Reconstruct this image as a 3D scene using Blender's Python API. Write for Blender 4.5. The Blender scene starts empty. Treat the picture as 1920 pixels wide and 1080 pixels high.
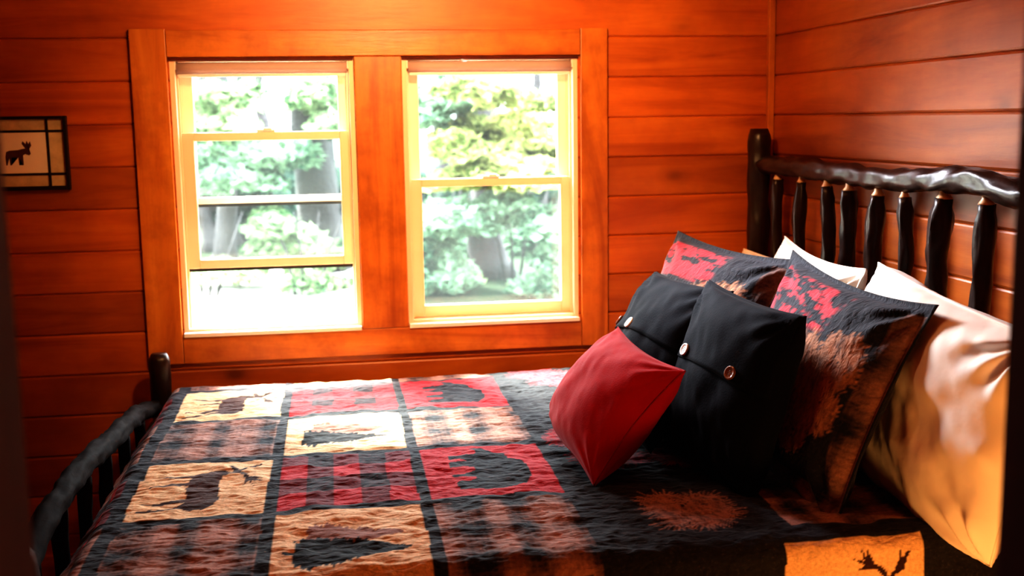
import bpy, bmesh, math, random
import numpy as np
from math import sin, cos, pi, radians, hypot
from mathutils import Vector, Matrix, noise

random.seed(7)
rng = np.random.default_rng(7)
SC = bpy.context.scene
COL = SC.collection

# ------------------------------------------------------------------ helpers
def link(o, parent=None):
    COL.objects.link(o)
    if parent is not None:
        o.parent = parent
    return o

def tag(o, label=None, cat=None, group=None, kind=None):
    if label: o['label'] = label
    if cat: o['category'] = cat
    if group: o['group'] = group
    if kind: o['kind'] = kind
    return o

def thing(name, label=None, cat=None, loc=(0, 0, 0), group=None, kind=None):
    o = bpy.data.objects.new(name, None)
    o.empty_display_size = 0.1
    o.location = loc
    link(o)
    return tag(o, label, cat, group, kind)

def obj(name, bm, mat, parent=None, smooth=True):
    me = bpy.data.meshes.new(name)
    bmesh.ops.recalc_face_normals(bm, faces=bm.faces)
    bm.to_mesh(me); bm.free()
    if smooth:
        for p in me.polygons: p.use_smooth = True
    me.materials.append(mat)
    o = bpy.data.objects.new(name, me)
    link(o, parent)
    if parent is not None:
        # meshes are written in world metres; keep them there under a moved Empty
        w = Matrix.Translation(parent.location) if parent.parent is None else Matrix.Translation(parent.parent.location)
        if parent.parent is None:
            o.matrix_parent_inverse = w.inverted()
    return o

def structure(o):
    o['kind'] = 'structure'
    return o

def box(bm, x0, x1, y0, y1, z0, z1, bev=0.0):
    v = [bm.verts.new(p) for p in ((x0,y0,z0),(x1,y0,z0),(x1,y1,z0),(x0,y1,z0),(x0,y0,z1),(x1,y0,z1),(x1,y1,z1),(x0,y1,z1))]
    fs = [bm.faces.new([v[i] for i in f]) for f in ((0,3,2,1),(4,5,6,7),(0,1,5,4),(1,2,6,5),(2,3,7,6),(3,0,4,7))]
    if bev > 0:
        es = list({e for f in fs for e in f.edges})
        bmesh.ops.bevel(bm, geom=es, offset=bev, segments=2, affect='EDGES', profile=0.6)

def tube(bm, pts, rads, seg=14, cap=True, wob=0.0, seed=0):
    """bark-like tube along pts with a radius per point"""
    pts = [Vector(p) for p in pts]
    rings = []
    for i, p in enumerate(pts):
        d = (pts[min(i+1, len(pts)-1)] - pts[max(i-1, 0)]).normalized()
        a = Vector((0, 0, 1)) if abs(d.z) < 0.8 else Vector((1, 0, 0))
        s = d.cross(a).normalized(); t = s.cross(d)
        ring = []
        for k in range(seg):
            an = 2*pi*k/seg
            dr = s*cos(an) + t*sin(an)
            r = rads[i]*(1 + wob*noise.noise(Vector((p.x*14+dr.x*2+seed, p.y*14+dr.y*2, p.z*14+dr.z*2))))
            ring.append(bm.verts.new(p + dr*r))
        rings.append(ring)
    for i in range(len(rings)-1):
        for k in range(seg):
            bm.faces.new((rings[i][k], rings[i][(k+1)%seg], rings[i+1][(k+1)%seg], rings[i+1][k]))
    if cap:
        bm.faces.new(rings[0][::-1]); bm.faces.new(rings[-1])

def smooth_path(ctrl, n):
    """Catmull-Rom through control points -> n+1 points"""
    c = [Vector(p) for p in ctrl]
    c = [c[0]*2-c[1]] + c + [c[-1]*2-c[-2]]
    out = []
    m = len(c)-3
    for i in range(n+1):
        t = i/n*m
        k = min(int(t), m-1); f = t-k
        p0, p1, p2, p3 = c[k:k+4]
        out.append(0.5*((2*p1)+(p2-p0)*f+(2*p0-5*p1+4*p2-p3)*f*f+(3*p1-p0-3*p2+p3)*f**3))
    return out

# ------------------------------------------------------------------ materials
class NT:
    def __init__(s, name):
        s.m = bpy.data.materials.new(name); s.m.use_nodes = True
        s.t = s.m.node_tree; s.t.nodes.clear()
        s.out = s.t.nodes.new('ShaderNodeOutputMaterial')
    def n(s, typ, **kw):
        nd = s.t.nodes.new(typ)
        for k, v in kw.items():
            if k.startswith('i_'): nd.inputs[k[2:].replace('_', ' ')].default_value = v
            else: setattr(nd, k, v)
        return nd
    def l(s, a, b): s.t.links.new(a, b)
    def math(s, op, a, b=None, c=None):
        nd = s.n('ShaderNodeMath', operation=op)
        for i, v in enumerate((a, b, c)):
            if v is None: continue
            if isinstance(v, (int, float)): nd.inputs[i].default_value = v
            else: s.l(v, nd.inputs[i])
        return nd.outputs[0]
    def mix(s, f, a, b, blend='MIX'):
        nd = s.n('ShaderNodeMix', data_type='RGBA', blend_type=blend)
        for i, v in ((0, f), (6, a), (7, b)):
            if isinstance(v, (int, float)): nd.inputs[i].default_value = v
            elif isinstance(v, tuple): nd.inputs[i].default_value = (*v[:3], 1)
            else: s.l(v, nd.inputs[i])
        return nd.outputs[2]
    def ramp(s, f, stops):
        nd = s.n('ShaderNodeValToRGB')
        el = nd.color_ramp.elements
        while len(el) > 1: el.remove(el[-1])
        el[0].position = stops[0][0]; el[0].color = (*stops[0][1], 1)
        for p, c in stops[1:]:
            e = el.new(p); e.color = (*c, 1)
        s.l(f, nd.inputs[0]); return nd.outputs[0]

def wood(name, base, dark, light, axis=0, plank=None, rough=0.38, knots=True, grain=1.0, blotch=0.5, bsc=3.2):
    """varnished pine, grain running along axis; plank = (axis index, period, offset)"""
    g = NT(name)
    tc = g.n('ShaderNodeTexCoord')
    src = g.n('ShaderNodeNewGeometry').outputs['Position']
    sep = g.n('ShaderNodeSeparateXYZ'); g.l(src, sep.inputs[0])
    if plank:
        pid = g.math('FLOOR', g.math('DIVIDE', g.math('SUBTRACT', sep.outputs[plank[0]], plank[2]), plank[1]))
    else:
        pid = g.math('ADD', 0.0, 0.0)
    wn = g.n('ShaderNodeTexWhiteNoise', noise_dimensions='1D'); g.l(pid, wn.inputs['W'])
    off = g.n('ShaderNodeCombineXYZ')
    g.l(g.math('MULTIPLY', wn.outputs[0], 37.0), off.inputs[0]); g.l(g.math('MULTIPLY', wn.outputs[0], 11.0), off.inputs[1]); g.l(pid, off.inputs[2])
    add = g.n('ShaderNodeVectorMath', operation='ADD'); g.l(src, add.inputs[0]); g.l(off.outputs[0], add.inputs[1])
    mp = g.n('ShaderNodeMapping'); g.l(add.outputs[0], mp.inputs[0])
    sc = [9.0, 9.0, 9.0]; sc[axis] = 1.0
    mp.inputs['Scale'].default_value = sc
    n1 = g.n('ShaderNodeTexNoise', i_Scale=1.0*grain, i_Detail=6.0, i_Roughness=0.6, i_Distortion=1.2); g.l(mp.outputs[0], n1.inputs[0])
    n3 = g.n('ShaderNodeTexNoise', i_Scale=6.0*grain, i_Detail=4.0, i_Roughness=0.7, i_Distortion=0.3); g.l(mp.outputs[0], n3.inputs[0])
    n2 = g.n('ShaderNodeTexNoise', i_Scale=bsc, i_Detail=4.0, i_Roughness=0.62); g.l(add.outputs[0], n2.inputs[0])
    c = g.ramp(n1.outputs[0], [(0.25, dark), (0.5, base), (0.75, light)])
    c = g.mix(g.math('MULTIPLY', g.math('SUBTRACT', n3.outputs[0], 0.42), 0.45), c, dark)
    c = g.mix(g.math('MULTIPLY', g.math('SUBTRACT', n2.outputs[0], 0.42), 2.6*blotch), c, dark)
    bright = g.math('ADD', 0.80, g.math('MULTIPLY', wn.outputs[0], 0.38))
    hs = g.n('ShaderNodeHueSaturation'); g.l(c, hs.inputs['Color']); g.l(bright, hs.inputs['Value']); c = hs.outputs[0]
    if knots:
        mk = g.n('ShaderNodeMapping'); g.l(add.outputs[0], mk.inputs[0])
        ks = [3.4, 3.4, 3.4]; ks[axis] = 2.0
        mk.inputs['Scale'].default_value = ks
        vo = g.n('ShaderNodeTexVoronoi', i_Scale=1.0, i_Randomness=1.0); g.l(mk.outputs[0], vo.inputs[0])
        kf = g.ramp(vo.outputs['Distance'], [(0.03, (1, 1, 1)), (0.09, (0.25, 0.25, 0.25)), (0.16, (0, 0, 0))])
        c = g.mix(g.math('MULTIPLY', kf, 0.8), c, tuple(v*0.35 for v in dark))
    bs = g.n('ShaderNodeBsdfPrincipled'); g.l(c, bs.inputs['Base Color'])
    bs.inputs['Roughness'].default_value = rough
    bs.inputs['Specular IOR Level'].default_value = 0.45
    bu = g.n('ShaderNodeBump', i_Strength=0.12, i_Distance=0.004); g.l(n3.outputs[0], bu.inputs['Height']); g.l(bu.outputs[0], bs.inputs['Normal'])
    g.l(bs.outputs[0], g.out.inputs[0])
    return g.m

def plain(name, col, rough=0.5, var=0.12, nscale=20.0, bump=0.1, spec=0.4, metal=0.0, transl=0.0, sheen=0.0, bscale=None, emit=None, dist=0.003):
    g = NT(name)
    src = g.n('ShaderNodeNewGeometry').outputs['Position']
    n1 = g.n('ShaderNodeTexNoise', i_Scale=nscale, i_Detail=5.0, i_Roughness=0.6); g.l(src, n1.inputs[0])
    c = g.mix(n1.outputs[0], tuple(max(0, v*(1-var*2)) for v in col), tuple(min(1, v*(1+var)) for v in col))
    bs = g.n('ShaderNodeBsdfPrincipled'); g.l(c, bs.inputs['Base Color'])
    bs.inputs['Roughness'].default_value = rough; bs.inputs['Metallic'].default_value = metal
    bs.inputs['Specular IOR Level'].default_value = spec
    if sheen:
        bs.inputs['Sheen Weight'].default_value = sheen
        bs.inputs['Sheen Roughness'].default_value = 0.4
    n2 = g.n('ShaderNodeTexNoise', i_Scale=bscale or nscale*3, i_Detail=4.0); g.l(src, n2.inputs[0])
    bu = g.n('ShaderNodeBump', i_Strength=bump, i_Distance=dist); g.l(n2.outputs[0], bu.inputs['Height']); g.l(bu.outputs[0], bs.inputs['Normal'])
    sh = bs.outputs[0]
    if transl:
        tr = g.n('ShaderNodeBsdfTranslucent'); g.l(c, tr.inputs[0])
        mx = g.n('ShaderNodeMixShader', i_Fac=transl); g.l(sh, mx.inputs[1]); g.l(tr.outputs[0], mx.inputs[2]); sh = mx.outputs[0]
    g.l(sh, g.out.inputs[0])
    return g.m

def printed_cloth(name, bump=0.6, rough=0.85, quilt=True, sheen=0.25, spec=0.25):
    """cloth whose printed pattern is the mesh's colour attribute, with a crinkled quilted surface"""
    g = NT(name)
    at = g.n('ShaderNodeAttribute', attribute_name='print')
    src = g.n('ShaderNodeNewGeometry').outputs['Position']
    n1 = g.n('ShaderNodeTexNoise', i_Scale=140.0, i_Detail=3.0, i_Roughness=0.7); g.l(src, n1.inputs[0])
    c = g.mix(g.math('MULTIPLY', g.math('SUBTRACT', n1.outputs[0], 0.35), 0.9), at.outputs['Color'], (0.0, 0.0, 0.0))
    c2 = g.mix(g.math('MULTIPLY', g.math('SUBTRACT', 0.42, n1.outputs[0]), 0.25), c, (0.7, 0.55, 0.5))
    bs = g.n('ShaderNodeBsdfPrincipled'); g.l(c2, bs.inputs['Base Color'])
    bs.inputs['Roughness'].default_value = rough
    bs.inputs['Specular IOR Level'].default_value = spec
    bs.inputs['Sheen Weight'].default_value = sheen
    mp = g.n('ShaderNodeMapping'); g.l(src, mp.inputs[0]); mp.inputs['Scale'].default_value = (1.0, 2.2, 1.6)
    n2 = g.n('ShaderNodeTexNoise', i_Scale=30.0, i_Detail=2.5, i_Roughness=0.5, i_Distortion=0.6); g.l(mp.outputs[0], n2.inputs[0])
    bu = g.n('ShaderNodeBump', i_Strength=bump, i_Distance=0.012); g.l(n2.outputs[0], bu.inputs['Height']); g.l(bu.outputs[0], bs.inputs['Normal'])
    g.l(bs.outputs[0], g.out.inputs[0])
    return g.m

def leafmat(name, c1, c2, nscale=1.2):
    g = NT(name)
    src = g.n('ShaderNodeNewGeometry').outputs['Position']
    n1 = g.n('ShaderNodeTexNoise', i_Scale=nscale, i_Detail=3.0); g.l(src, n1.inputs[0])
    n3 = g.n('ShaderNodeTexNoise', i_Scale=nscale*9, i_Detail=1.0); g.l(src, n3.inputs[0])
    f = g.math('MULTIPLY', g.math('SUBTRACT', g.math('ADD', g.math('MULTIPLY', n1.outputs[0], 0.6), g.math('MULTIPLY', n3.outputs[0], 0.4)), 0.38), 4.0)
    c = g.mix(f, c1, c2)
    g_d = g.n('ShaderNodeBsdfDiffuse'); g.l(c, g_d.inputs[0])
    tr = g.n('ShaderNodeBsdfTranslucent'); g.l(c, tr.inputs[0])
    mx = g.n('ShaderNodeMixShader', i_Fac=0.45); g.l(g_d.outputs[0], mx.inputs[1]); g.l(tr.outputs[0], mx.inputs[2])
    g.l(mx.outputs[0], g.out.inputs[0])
    return g.m

PL = 0.1385            # plank pitch
PZ = 0.730             # a groove height
BASE, DARK, LIGHT = (0.50, 0.125, 0.014), (0.27, 0.050, 0.005), (0.60, 0.175, 0.022)
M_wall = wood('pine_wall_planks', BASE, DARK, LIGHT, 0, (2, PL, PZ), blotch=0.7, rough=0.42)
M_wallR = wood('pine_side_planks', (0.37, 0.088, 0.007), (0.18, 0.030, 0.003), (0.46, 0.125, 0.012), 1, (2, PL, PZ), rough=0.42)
M_trimV = wood('pine_trim_upright', (0.54, 0.170, 0.024), (0.25, 0.055, 0.007), (0.66, 0.25, 0.042), 2, None, rough=0.36, blotch=0.75, bsc=9.0)
M_trimH = wood('pine_trim_level', (0.54, 0.170, 0.024), (0.25, 0.055, 0.007), (0.66, 0.25, 0.042), 0, None, rough=0.36, blotch=0.75, bsc=9.0)
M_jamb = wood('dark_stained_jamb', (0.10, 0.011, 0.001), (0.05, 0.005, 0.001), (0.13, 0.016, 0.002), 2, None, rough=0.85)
M_floor = wood('pine_floor_boards', (0.34, 0.09, 0.02), (0.16, 0.035, 0.008), (0.45, 0.13, 0.03), 1, (0, 0.13, 0.0))
M_ceil = wood('pine_ceiling_boards', (0.42, 0.11, 0.02), (0.2, 0.04, 0.008), (0.55, 0.16, 0.03), 1, (0, 0.14, 0.0))
M_bark = plain('dark_varnished_bark', (0.030, 0.011, 0.006), rough=0.36, var=0.45, nscale=30, bump=0.4, spec=0.45, bscale=24, dist=0.005)
M_bark2 = plain('dull_dark_bark', (0.016, 0.008, 0.005), rough=0.8, var=0.45, nscale=30, bump=0.5, spec=0.08, bscale=24, dist=0.005)
M_tenon = plain('peeled_wood_tip', (0.72, 0.42, 0.20), rough=0.4, var=0.2, nscale=40)
M_vinyl = plain('cream_window_frame', (0.93, 0.67, 0.46), rough=0.4, var=0.03, nscale=6, bump=0.02, transl=0.12)
M_white = plain('white_plastic', (0.85, 0.80, 0.72), rough=0.45, var=0.03, nscale=8, bump=0.02)
M_seal = plain('black_window_seal', (0.02, 0.02, 0.02), rough=0.6)
M_blind = plain('blind_fabric', (0.50, 0.36, 0.34), rough=0.6, var=0.04, nscale=60, bump=0.05)

def glass_mat(name, flare_veil, tint):
    g = NT(name)
    tr = g.n('ShaderNodeBsdfTransparent'); tr.inputs[0].default_value = (*tint, 1)
    gl = g.n('ShaderNodeBsdfGlossy', i_Roughness=0.03)
    df = g.n('ShaderNodeBsdfTranslucent'); df.inputs[0].default_value = (0.9, 0.95, 0.92, 1)
    src = g.n('ShaderNodeNewGeometry').outputs['Position']
    n1 = g.n('ShaderNodeTexNoise', i_Scale=5.0, i_Detail=3.0); g.l(src, n1.inputs[0])
    m1 = g.n('ShaderNodeMixShader'); g.l(g.math('MULTIPLY', g.math('ADD', n1.outputs[0], 0.5), flare_veil), m1.inputs[0])  # milky veil in glass and screen imitates flare haze
    g.l(tr.outputs[0], m1.inputs[1]); g.l(df.outputs[0], m1.inputs[2])
    fr = g.n('ShaderNodeFresnel', i_IOR=1.35)
    m2 = g.n('ShaderNodeMixShader'); g.l(g.math('MULTIPLY', fr.outputs[0], 0.6), m2.inputs[0]); g.l(m1.outputs[0], m2.inputs[1]); g.l(gl.outputs[0], m2.inputs[2])
    g.l(m2.outputs[0], g.out.inputs[0])
    return g.m
M_glass = glass_mat('window_glass', 0.003, (0.90, 0.93, 0.92))
M_screen = glass_mat('insect_screen', 0.005, (0.80, 0.82, 0.81))

# ------------------------------------------------------------------ room shell
XR = 1.565; XL = -1.65; YF = -3.0; YH = -5.0; ZC = 2.42
OPEN = [(-0.511, 0.087), (0.248, 0.855)]
OZ0, OZ1 = 0.852, 1.774

def plank_strip(bm, a0, a1, z0, z1, kind, depth=0.08):
    """a run of planks between a0..a1 (along the wall), each plank a shallow board with eased edges"""
    zs = [z0]
    k = math.ceil((z0-PZ)/PL - 1e-6)
    while PZ + k*PL < z1 - 1e-6:
        if PZ + k*PL > z0 + 1e-6: zs.append(PZ + k*PL)
        k += 1
    zs.append(z1)
    for i in range(len(zs)-1):
        b0, b1 = zs[i], zs[i+1]
        g0 = abs(((b0-PZ)/PL) - round((b0-PZ)/PL)) < 1e-4
        g1 = abs(((b1-PZ)/PL) - round((b1-PZ)/PL)) < 1e-4
        e = 0.007; d = 0.007
        prof = [(d, b0)] if g0 else [(0, b0)]
        if g0: prof += [(0.0025, b0+0.0025), (0, b0+e)]
        if g1: prof += [(0, b1-e), (0.0025, b1-0.0025), (d, b1)]
        else: prof += [(0, b1)]
        prof = prof + [(depth, b1), (depth, b0)]
        rings = []
        for a in (a0, a1):
            if kind == 'back': rings.append([bm.verts.new((a, p, z)) for p, z in prof])
            elif kind == 'right': rings.append([bm.verts.new((XR+p, a, z)) for p, z in prof])
            elif kind == 'left': rings.append([bm.verts.new((XL-p, a, z)) for p, z in prof])
            elif kind == 'front': rings.append([bm.verts.new((a, YF-p, z)) for p, z in prof])
        n = len(prof)
        for j in range(n):
            bm.faces.new((rings[0][j], rings[0][(j+1)%n], rings[1][(j+1)%n], rings[1][j]))
        bm.faces.new(rings[0]); bm.faces.new(rings[1][::-1])

bm = bmesh.new()
plank_strip(bm, XL, XR, 0, OZ0, 'back'); plank_strip(bm, XL, XR, OZ1, ZC, 'back')
plank_strip(bm, XL, OPEN[0][0], OZ0, OZ1, 'back'); plank_strip(bm, OPEN[0][1], OPEN[1][0], OZ0, OZ1, 'back'); plank_strip(bm, OPEN[1][1], XR, OZ0, OZ1, 'back')
structure(obj('wall_back', bm, M_wall, smooth=False))
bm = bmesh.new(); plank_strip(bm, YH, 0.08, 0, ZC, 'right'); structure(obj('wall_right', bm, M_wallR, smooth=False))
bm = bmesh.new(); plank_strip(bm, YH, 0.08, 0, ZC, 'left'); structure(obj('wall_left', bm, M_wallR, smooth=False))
JL, JR = -0.247, 0.597
bm = bmesh.new()
plank_strip(bm, XL, JL-0.02, 0, ZC, 'front', 0.10); plank_strip(bm, JR+0.02, XR, 0, ZC, 'front', 0.10); plank_strip(bm, JL-0.02, JR+0.02, 2.06, ZC, 'front', 0.10)
structure(obj('wall_front', bm, M_wall, smooth=False))
bm = bmesh.new(); box(bm, XL-0.08, XR+0.08, YH-0.08, YH, 0, ZC); structure(obj('wall_hall', bm, M_jamb, smooth=False))
bm = bmesh.new(); box(bm, XL-0.08, XR+0.08, YH-0.08, 0.08, -0.1, 0.0); structure(obj('floor', bm, M_floor, smooth=False))
bm = bmesh.new(); box(bm, XL-0.08, XR+0.08, YH-0.08, 0.08, ZC, ZC+0.1); structure(obj('ceiling', bm, M_ceil, smooth=False))
# door lining of the doorway the room is seen through
bm = bmesh.new(); box(bm, JL-0.02, JL, YF-0.12, YF+0.02, 0, 2.06, 0.003); box(bm, JR, JR+0.02, YF-0.12, YF+0.02, 0, 2.06, 0.003); box(bm, JL, JR, YF-0.12, YF+0.02, 2.04, 2.06)
box(bm, JL-0.10, JL-0.008, YF-0.14, YF-0.10, 0, 2.12, 0.004); box(bm, JR+0.008, JR+0.10, YF-0.14, YF-0.10, 0, 2.12, 0.004)
structure(obj('trim_7', bm, M_jamb, smooth=False))
# window trim boards
T = 0.022
def trim(n, x0, x1, z0, z1, m, y0=-T):
    bm = bmesh.new(); box(bm, x0, x1, y0, -0.0005, z0, z1, 0.003); return structure(obj('trim_%d' % n, bm, m, smooth=False))
trim(1, -0.629, -0.515, 0.757, 1.866, M_trimV)
trim(2, 0.862, 0.957, 0.757, 1.866, M_trimV)
trim(3, -0.514, 0.861, 1.776, 1.862, M_trimH, -T+0.002)
trim(4, -0.514, 0.861, 0.757, 0.850, M_trimH, -T+0.002)
trim(5, 0.089, 0.246, 0.851, 1.775, M_trimV, -T+0.002)
trim(6, 1.541, 1.564, 0.0, ZC, M_trimV, -0.024)
bm = bmesh.new(); box(bm, XL, 1.52, -0.015, -0.0005, 0.0, 0.11, 0.003); structure(obj('baseboard_back', bm, M_trimH, smooth=False))

# ------------------------------------------------------------------ windows
def frame_rect(bm, x0, x1, z0, z1, y0, y1, l, r, b, t, bev=0.003):
    box(bm, x0, x0+l, y0, y1, z0, z1, bev); box(bm, x1-r, x1, y0, y1, z0, z1, bev)
    box(bm, x0+l, x1-r, y0, y1, z0, z0+b, bev); box(bm, x0+l, x1-r, y0, y1, z1-t, z1, bev)

def window(n, x0, x1, lower, upper, label):
    """lower/upper = (z bottom, z top) of the two sashes"""
    w = thing('window_%d' % n, label, 'window', ((x0+x1)/2, 0.0, OZ0), kind='structure')
    bm = bmesh.new()
    frame_rect(bm, x0, x1, OZ0, OZ1, 0.0, 0.15, 0.017, 0.017, 0.020, 0.012, 0.002)
    for xa in (x0+0.017, x1-0.024):                       # side tracks
        box(bm, xa, xa+0.007, 0.028, 0.034, OZ0+0.02, OZ1-0.012, 0.001)
        box(bm, xa, xa+0.007, 0.078, 0.083, OZ0+0.02, OZ1-0.012, 0.001)
    structure(obj('window_frame', bm, M_vinyl, w, False))
    bm = bmesh.new(); box(bm, x0+0.002, x1-0.002, -0.030, 0.012, OZ0-0.004, OZ0+0.010, 0.002)
    structure(obj('window_sill', bm, M_white, w, False))
    bm = bmesh.new(); box(bm, x0+0.001, x1-0.001, -0.014, 0.010, 1.7655, 1.7745, 0.001); structure(obj('head_strip', bm, M_jamb, w, False))  # dark strip standing in for the shadow line under the head board
    a, b = x0+0.019, x1-0.019
    for nm, (z0, z1), y0, y1, rb, rt in (('upper_sash', upper, 0.086, 0.116, 0.022, 0.036), ('lower_sash', lower, 0.038, 0.072, 0.040 if n == 2 else 0.030, 0.028)):
        bm = bmesh.new()
        frame_rect(bm, a, b, z0, z1, y0, y1, 0.042, 0.036, rb, rt)
        s = structure(obj(nm, bm, M_vinyl, w, False))
        def sub(nm2, bm2, mt):
            o = bpy.data.objects.new(nm2, bpy.data.meshes.new(nm2)); bmesh.ops.recalc_face_normals(bm2, faces=bm2.faces)
            bm2.to_mesh(o.data); bm2.free(); o.data.materials.append(mt); COL.objects.link(o); o.parent = s; structure(o)
        bm = bmesh.new(); box(bm, a+0.038, b-0.032, (y0+y1)/2-0.002, (y0+y1)/2+0.002, z0+rb-0.004, z1-rt+0.004); sub('glass_pane', bm, M_glass)
        if n == 1:
            bm = bmesh.new(); box(bm, a+0.001, b-0.001, y0+0.004, y1-0.002, z0-0.010, z0); sub('weather_seal', bm, M_seal)
        if nm == 'lower_sash':
            bm = bmesh.new(); cx = (a+b)/2
            box(bm, cx-0.03, cx+0.03, y0-0.004, y0+0.012, z1, z1+0.009, 0.002); box(bm, cx-0.008, cx+0.020, y0-0.008, y0, z1+0.002, z1+0.014, 0.002); sub('sash_lock', bm, M_white)
    bm = bmesh.new(); v = [bm.verts.new(p) for p in ((x0+0.03, 0.135, OZ0+0.02), (x1-0.03, 0.135, OZ0+0.02), (x1-0.03, 0.135, 1.31), (x0+0.03, 0.135, 1.31))]; bm.faces.new(v)
    structure(obj('insect_screen', bm, M_screen, w, False))
    # rolled blind in the head of the opening
    rb_ = thing('roller_blind', None, 'blind', ((x0+x1)/2, 0.015, 1.755))
    bm = bmesh.new(); N = 18
    for xa, xb, r in ((x0+0.022, x1-0.022, 0.0195),):
        tube(bm, [(xa+(xb-xa)*i/8, 0.016, 1.741) for i in range(9)], [r]*9, N)
    obj('blind_roll', bm, M_blind, rb_)
    bm = bmesh.new(); box(bm, x0+0.026, x1-0.026, 0.006, 0.012, 1.712, 1.722, 0.002); obj('hem_bar', bm, M_white, rb_, False)
    for xa in (x0+0.017, x1-0.0215):
        bm = bmesh.new(); box(bm, xa, xa+0.0045, 0.0, 0.03, 1.735, 1.762, 0.001); obj('bracket', bm, M_white, rb_, False)
    return w, rb_
_, b1 = window(1, OPEN[0][0], OPEN[0][1], (1.072, 1.530), (1.288, 1.762), 'left window with its lower sash pushed up and open at the bottom')
_, b2 = window(2, OPEN[1][0], OPEN[1][1], (0.874, 1.358), (1.330, 1.762), 'right window with both sashes closed')
b1['label'] = 'pale rolled-up blind across the top of the left, half-open window'
b2['label'] = 'pale rolled-up blind across the top of the right, closed window'

# ------------------------------------------------------------------ silhouettes (unit square polygons)
ELK = [(0.10,0.0),(0.125,0.0),(0.14,0.16),(0.19,0.30),(0.235,0.38),(0.26,0.28),(0.245,0.14),(0.25,0.02),(0.275,0.02),(0.28,0.16),(0.31,0.30),(0.33,0.37),(0.50,0.35),(0.56,0.36),
       (0.575,0.20),(0.555,0.04),(0.58,0.04),(0.605,0.20),(0.62,0.36),(0.70,0.37),(0.715,0.20),(0.745,0.02),(0.77,0.02),(0.75,0.22),(0.765,0.38),(0.82,0.46),(0.86,0.56),(0.855,0.64),(0.815,0.715),
       (0.88,0.690),(0.955,0.665),(0.965,0.695),(0.90,0.735),(0.845,0.765),(0.84,0.80),(0.92,0.84),(0.96,0.93),(0.985,0.94),(0.96,0.96),(0.90,0.90),(0.885,0.97),(0.87,0.90),(0.85,0.865),
       (0.80,0.80),(0.775,0.79),(0.74,0.84),(0.66,0.87),(0.60,0.96),(0.585,0.99),(0.585,0.93),(0.53,0.99),(0.56,0.90),(0.46,0.92),(0.57,0.865),(0.50,0.83),(0.60,0.835),(0.68,0.825),(0.73,0.78),
       (0.755,0.75),(0.735,0.69),(0.69,0.645),(0.60,0.62),(0.45,0.63),(0.28,0.65),(0.18,0.63),(0.115,0.55),(0.105,0.44),(0.145,0.36),(0.115,0.24),(0.105,0.14)]
BEAR = [(0.10,0.08),(0.22,0.06),(0.25,0.12),(0.27,0.26),(0.33,0.28),(0.32,0.12),(0.30,0.05),(0.42,0.05),(0.44,0.14),(0.46,0.28),(0.56,0.28),(0.57,0.14),(0.55,0.05),(0.67,0.05),(0.69,0.16),
        (0.71,0.24),(0.75,0.12),(0.74,0.05),(0.84,0.06),(0.84,0.20),(0.82,0.34),(0.88,0.36),(0.97,0.30),(1.0,0.36),(0.95,0.46),(0.90,0.56),(0.86,0.60),(0.84,0.67),(0.80,0.62),(0.72,0.66),(0.64,0.78),(0.48,0.80),
        (0.30,0.80),(0.16,0.72),(0.07,0.56),(0.06,0.36),(0.10,0.22)]
def tree_poly(n=9, jag=1.0, seed=3):
    r = random.Random(seed); L, R = [], []
    for i in range(n):
        t = (i+0.5)/n; y0 = 0.08+0.90*i/n
        w = 0.40*min(1, 0.62+t*3.2)*(1-t)**0.85+0.012
        a, b = w*r.uniform(0.86, 1.12), w*r.uniform(0.86, 1.12)
        L += [(0.5-a, y0), (0.5-a*0.74, y0+0.90/n*0.7)]
        R += [(0.5+b, y0+0.01), (0.5+b*0.74, y0+0.90/n*0.7)]
    return [(0.475, 0.0), (0.475, 0.08)] + L + [(0.5, 1.0)] + R[::-1] + [(0.525, 0.08), (0.525, 0.0)]
TREE = tree_poly(15)
MOOSE = [(0.05,0.0),(0.09,0.0),(0.12,0.25),(0.18,0.30),(0.20,0.0),(0.24,0.0),(0.26,0.32),(0.50,0.32),(0.52,0.0),(0.56,0.0),(0.58,0.30),(0.64,0.0),(0.68,0.0),(0.68,0.40),(0.76,0.46),(0.90,0.40),(0.96,0.46),(0.88,0.58),
         (0.92,0.66),(1.0,0.80),(0.96,0.98),(0.90,0.86),(0.84,1.0),(0.80,0.86),(0.70,0.98),(0.66,0.88),(0.76,0.76),(0.78,0.68),(0.66,0.66),(0.50,0.62),(0.2,0.60),(0.08,0.55),(0.04,0.36)]

def inside(poly, X, Y):
    r = np.zeros(X.shape, bool); n = len(poly)
    for i in range(n):
        (x1, y1), (x2, y2) = poly[i], poly[(i+1) % n]
        if y1 == y2: continue
        c = ((y1 > Y) != (y2 > Y)) & (X < (x2-x1)*(Y-y1)/(y2-y1)+x1)
        r ^= c
    return r

def vnoise(X, Y, s, seed=0):
    """smooth value noise"""
    g = np.random.default_rng(seed).random((256, 256))
    x = X*s; y = Y*s; xi = np.floor(x).astype(int); yi = np.floor(y).astype(int)
    fx = x-xi; fy = y-yi; fx = fx*fx*(3-2*fx); fy = fy*fy*(3-2*fy)
    G = lambda a, b: g[a % 256, b % 256]
    return (G(xi, yi)*(1-fx)+G(xi+1, yi)*fx)*(1-fy)+(G(xi, yi+1)*(1-fx)+G(xi+1, yi+1)*fx)*fy

C_CHAR = np.array((0.015, 0.0155, 0.021)); C_BLK = np.array((0.008, 0.008, 0.010)); C_RED = np.array((0.50, 0.008, 0.018))
C_CREAM = np.array((0.84, 0.57, 0.31)); C_TAUPE = np.array((0.30, 0.155, 0.115)); C_BRN = np.array((0.075, 0.028, 0.018)); C_PINK = np.array((0.60, 0.06, 0.085))

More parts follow.
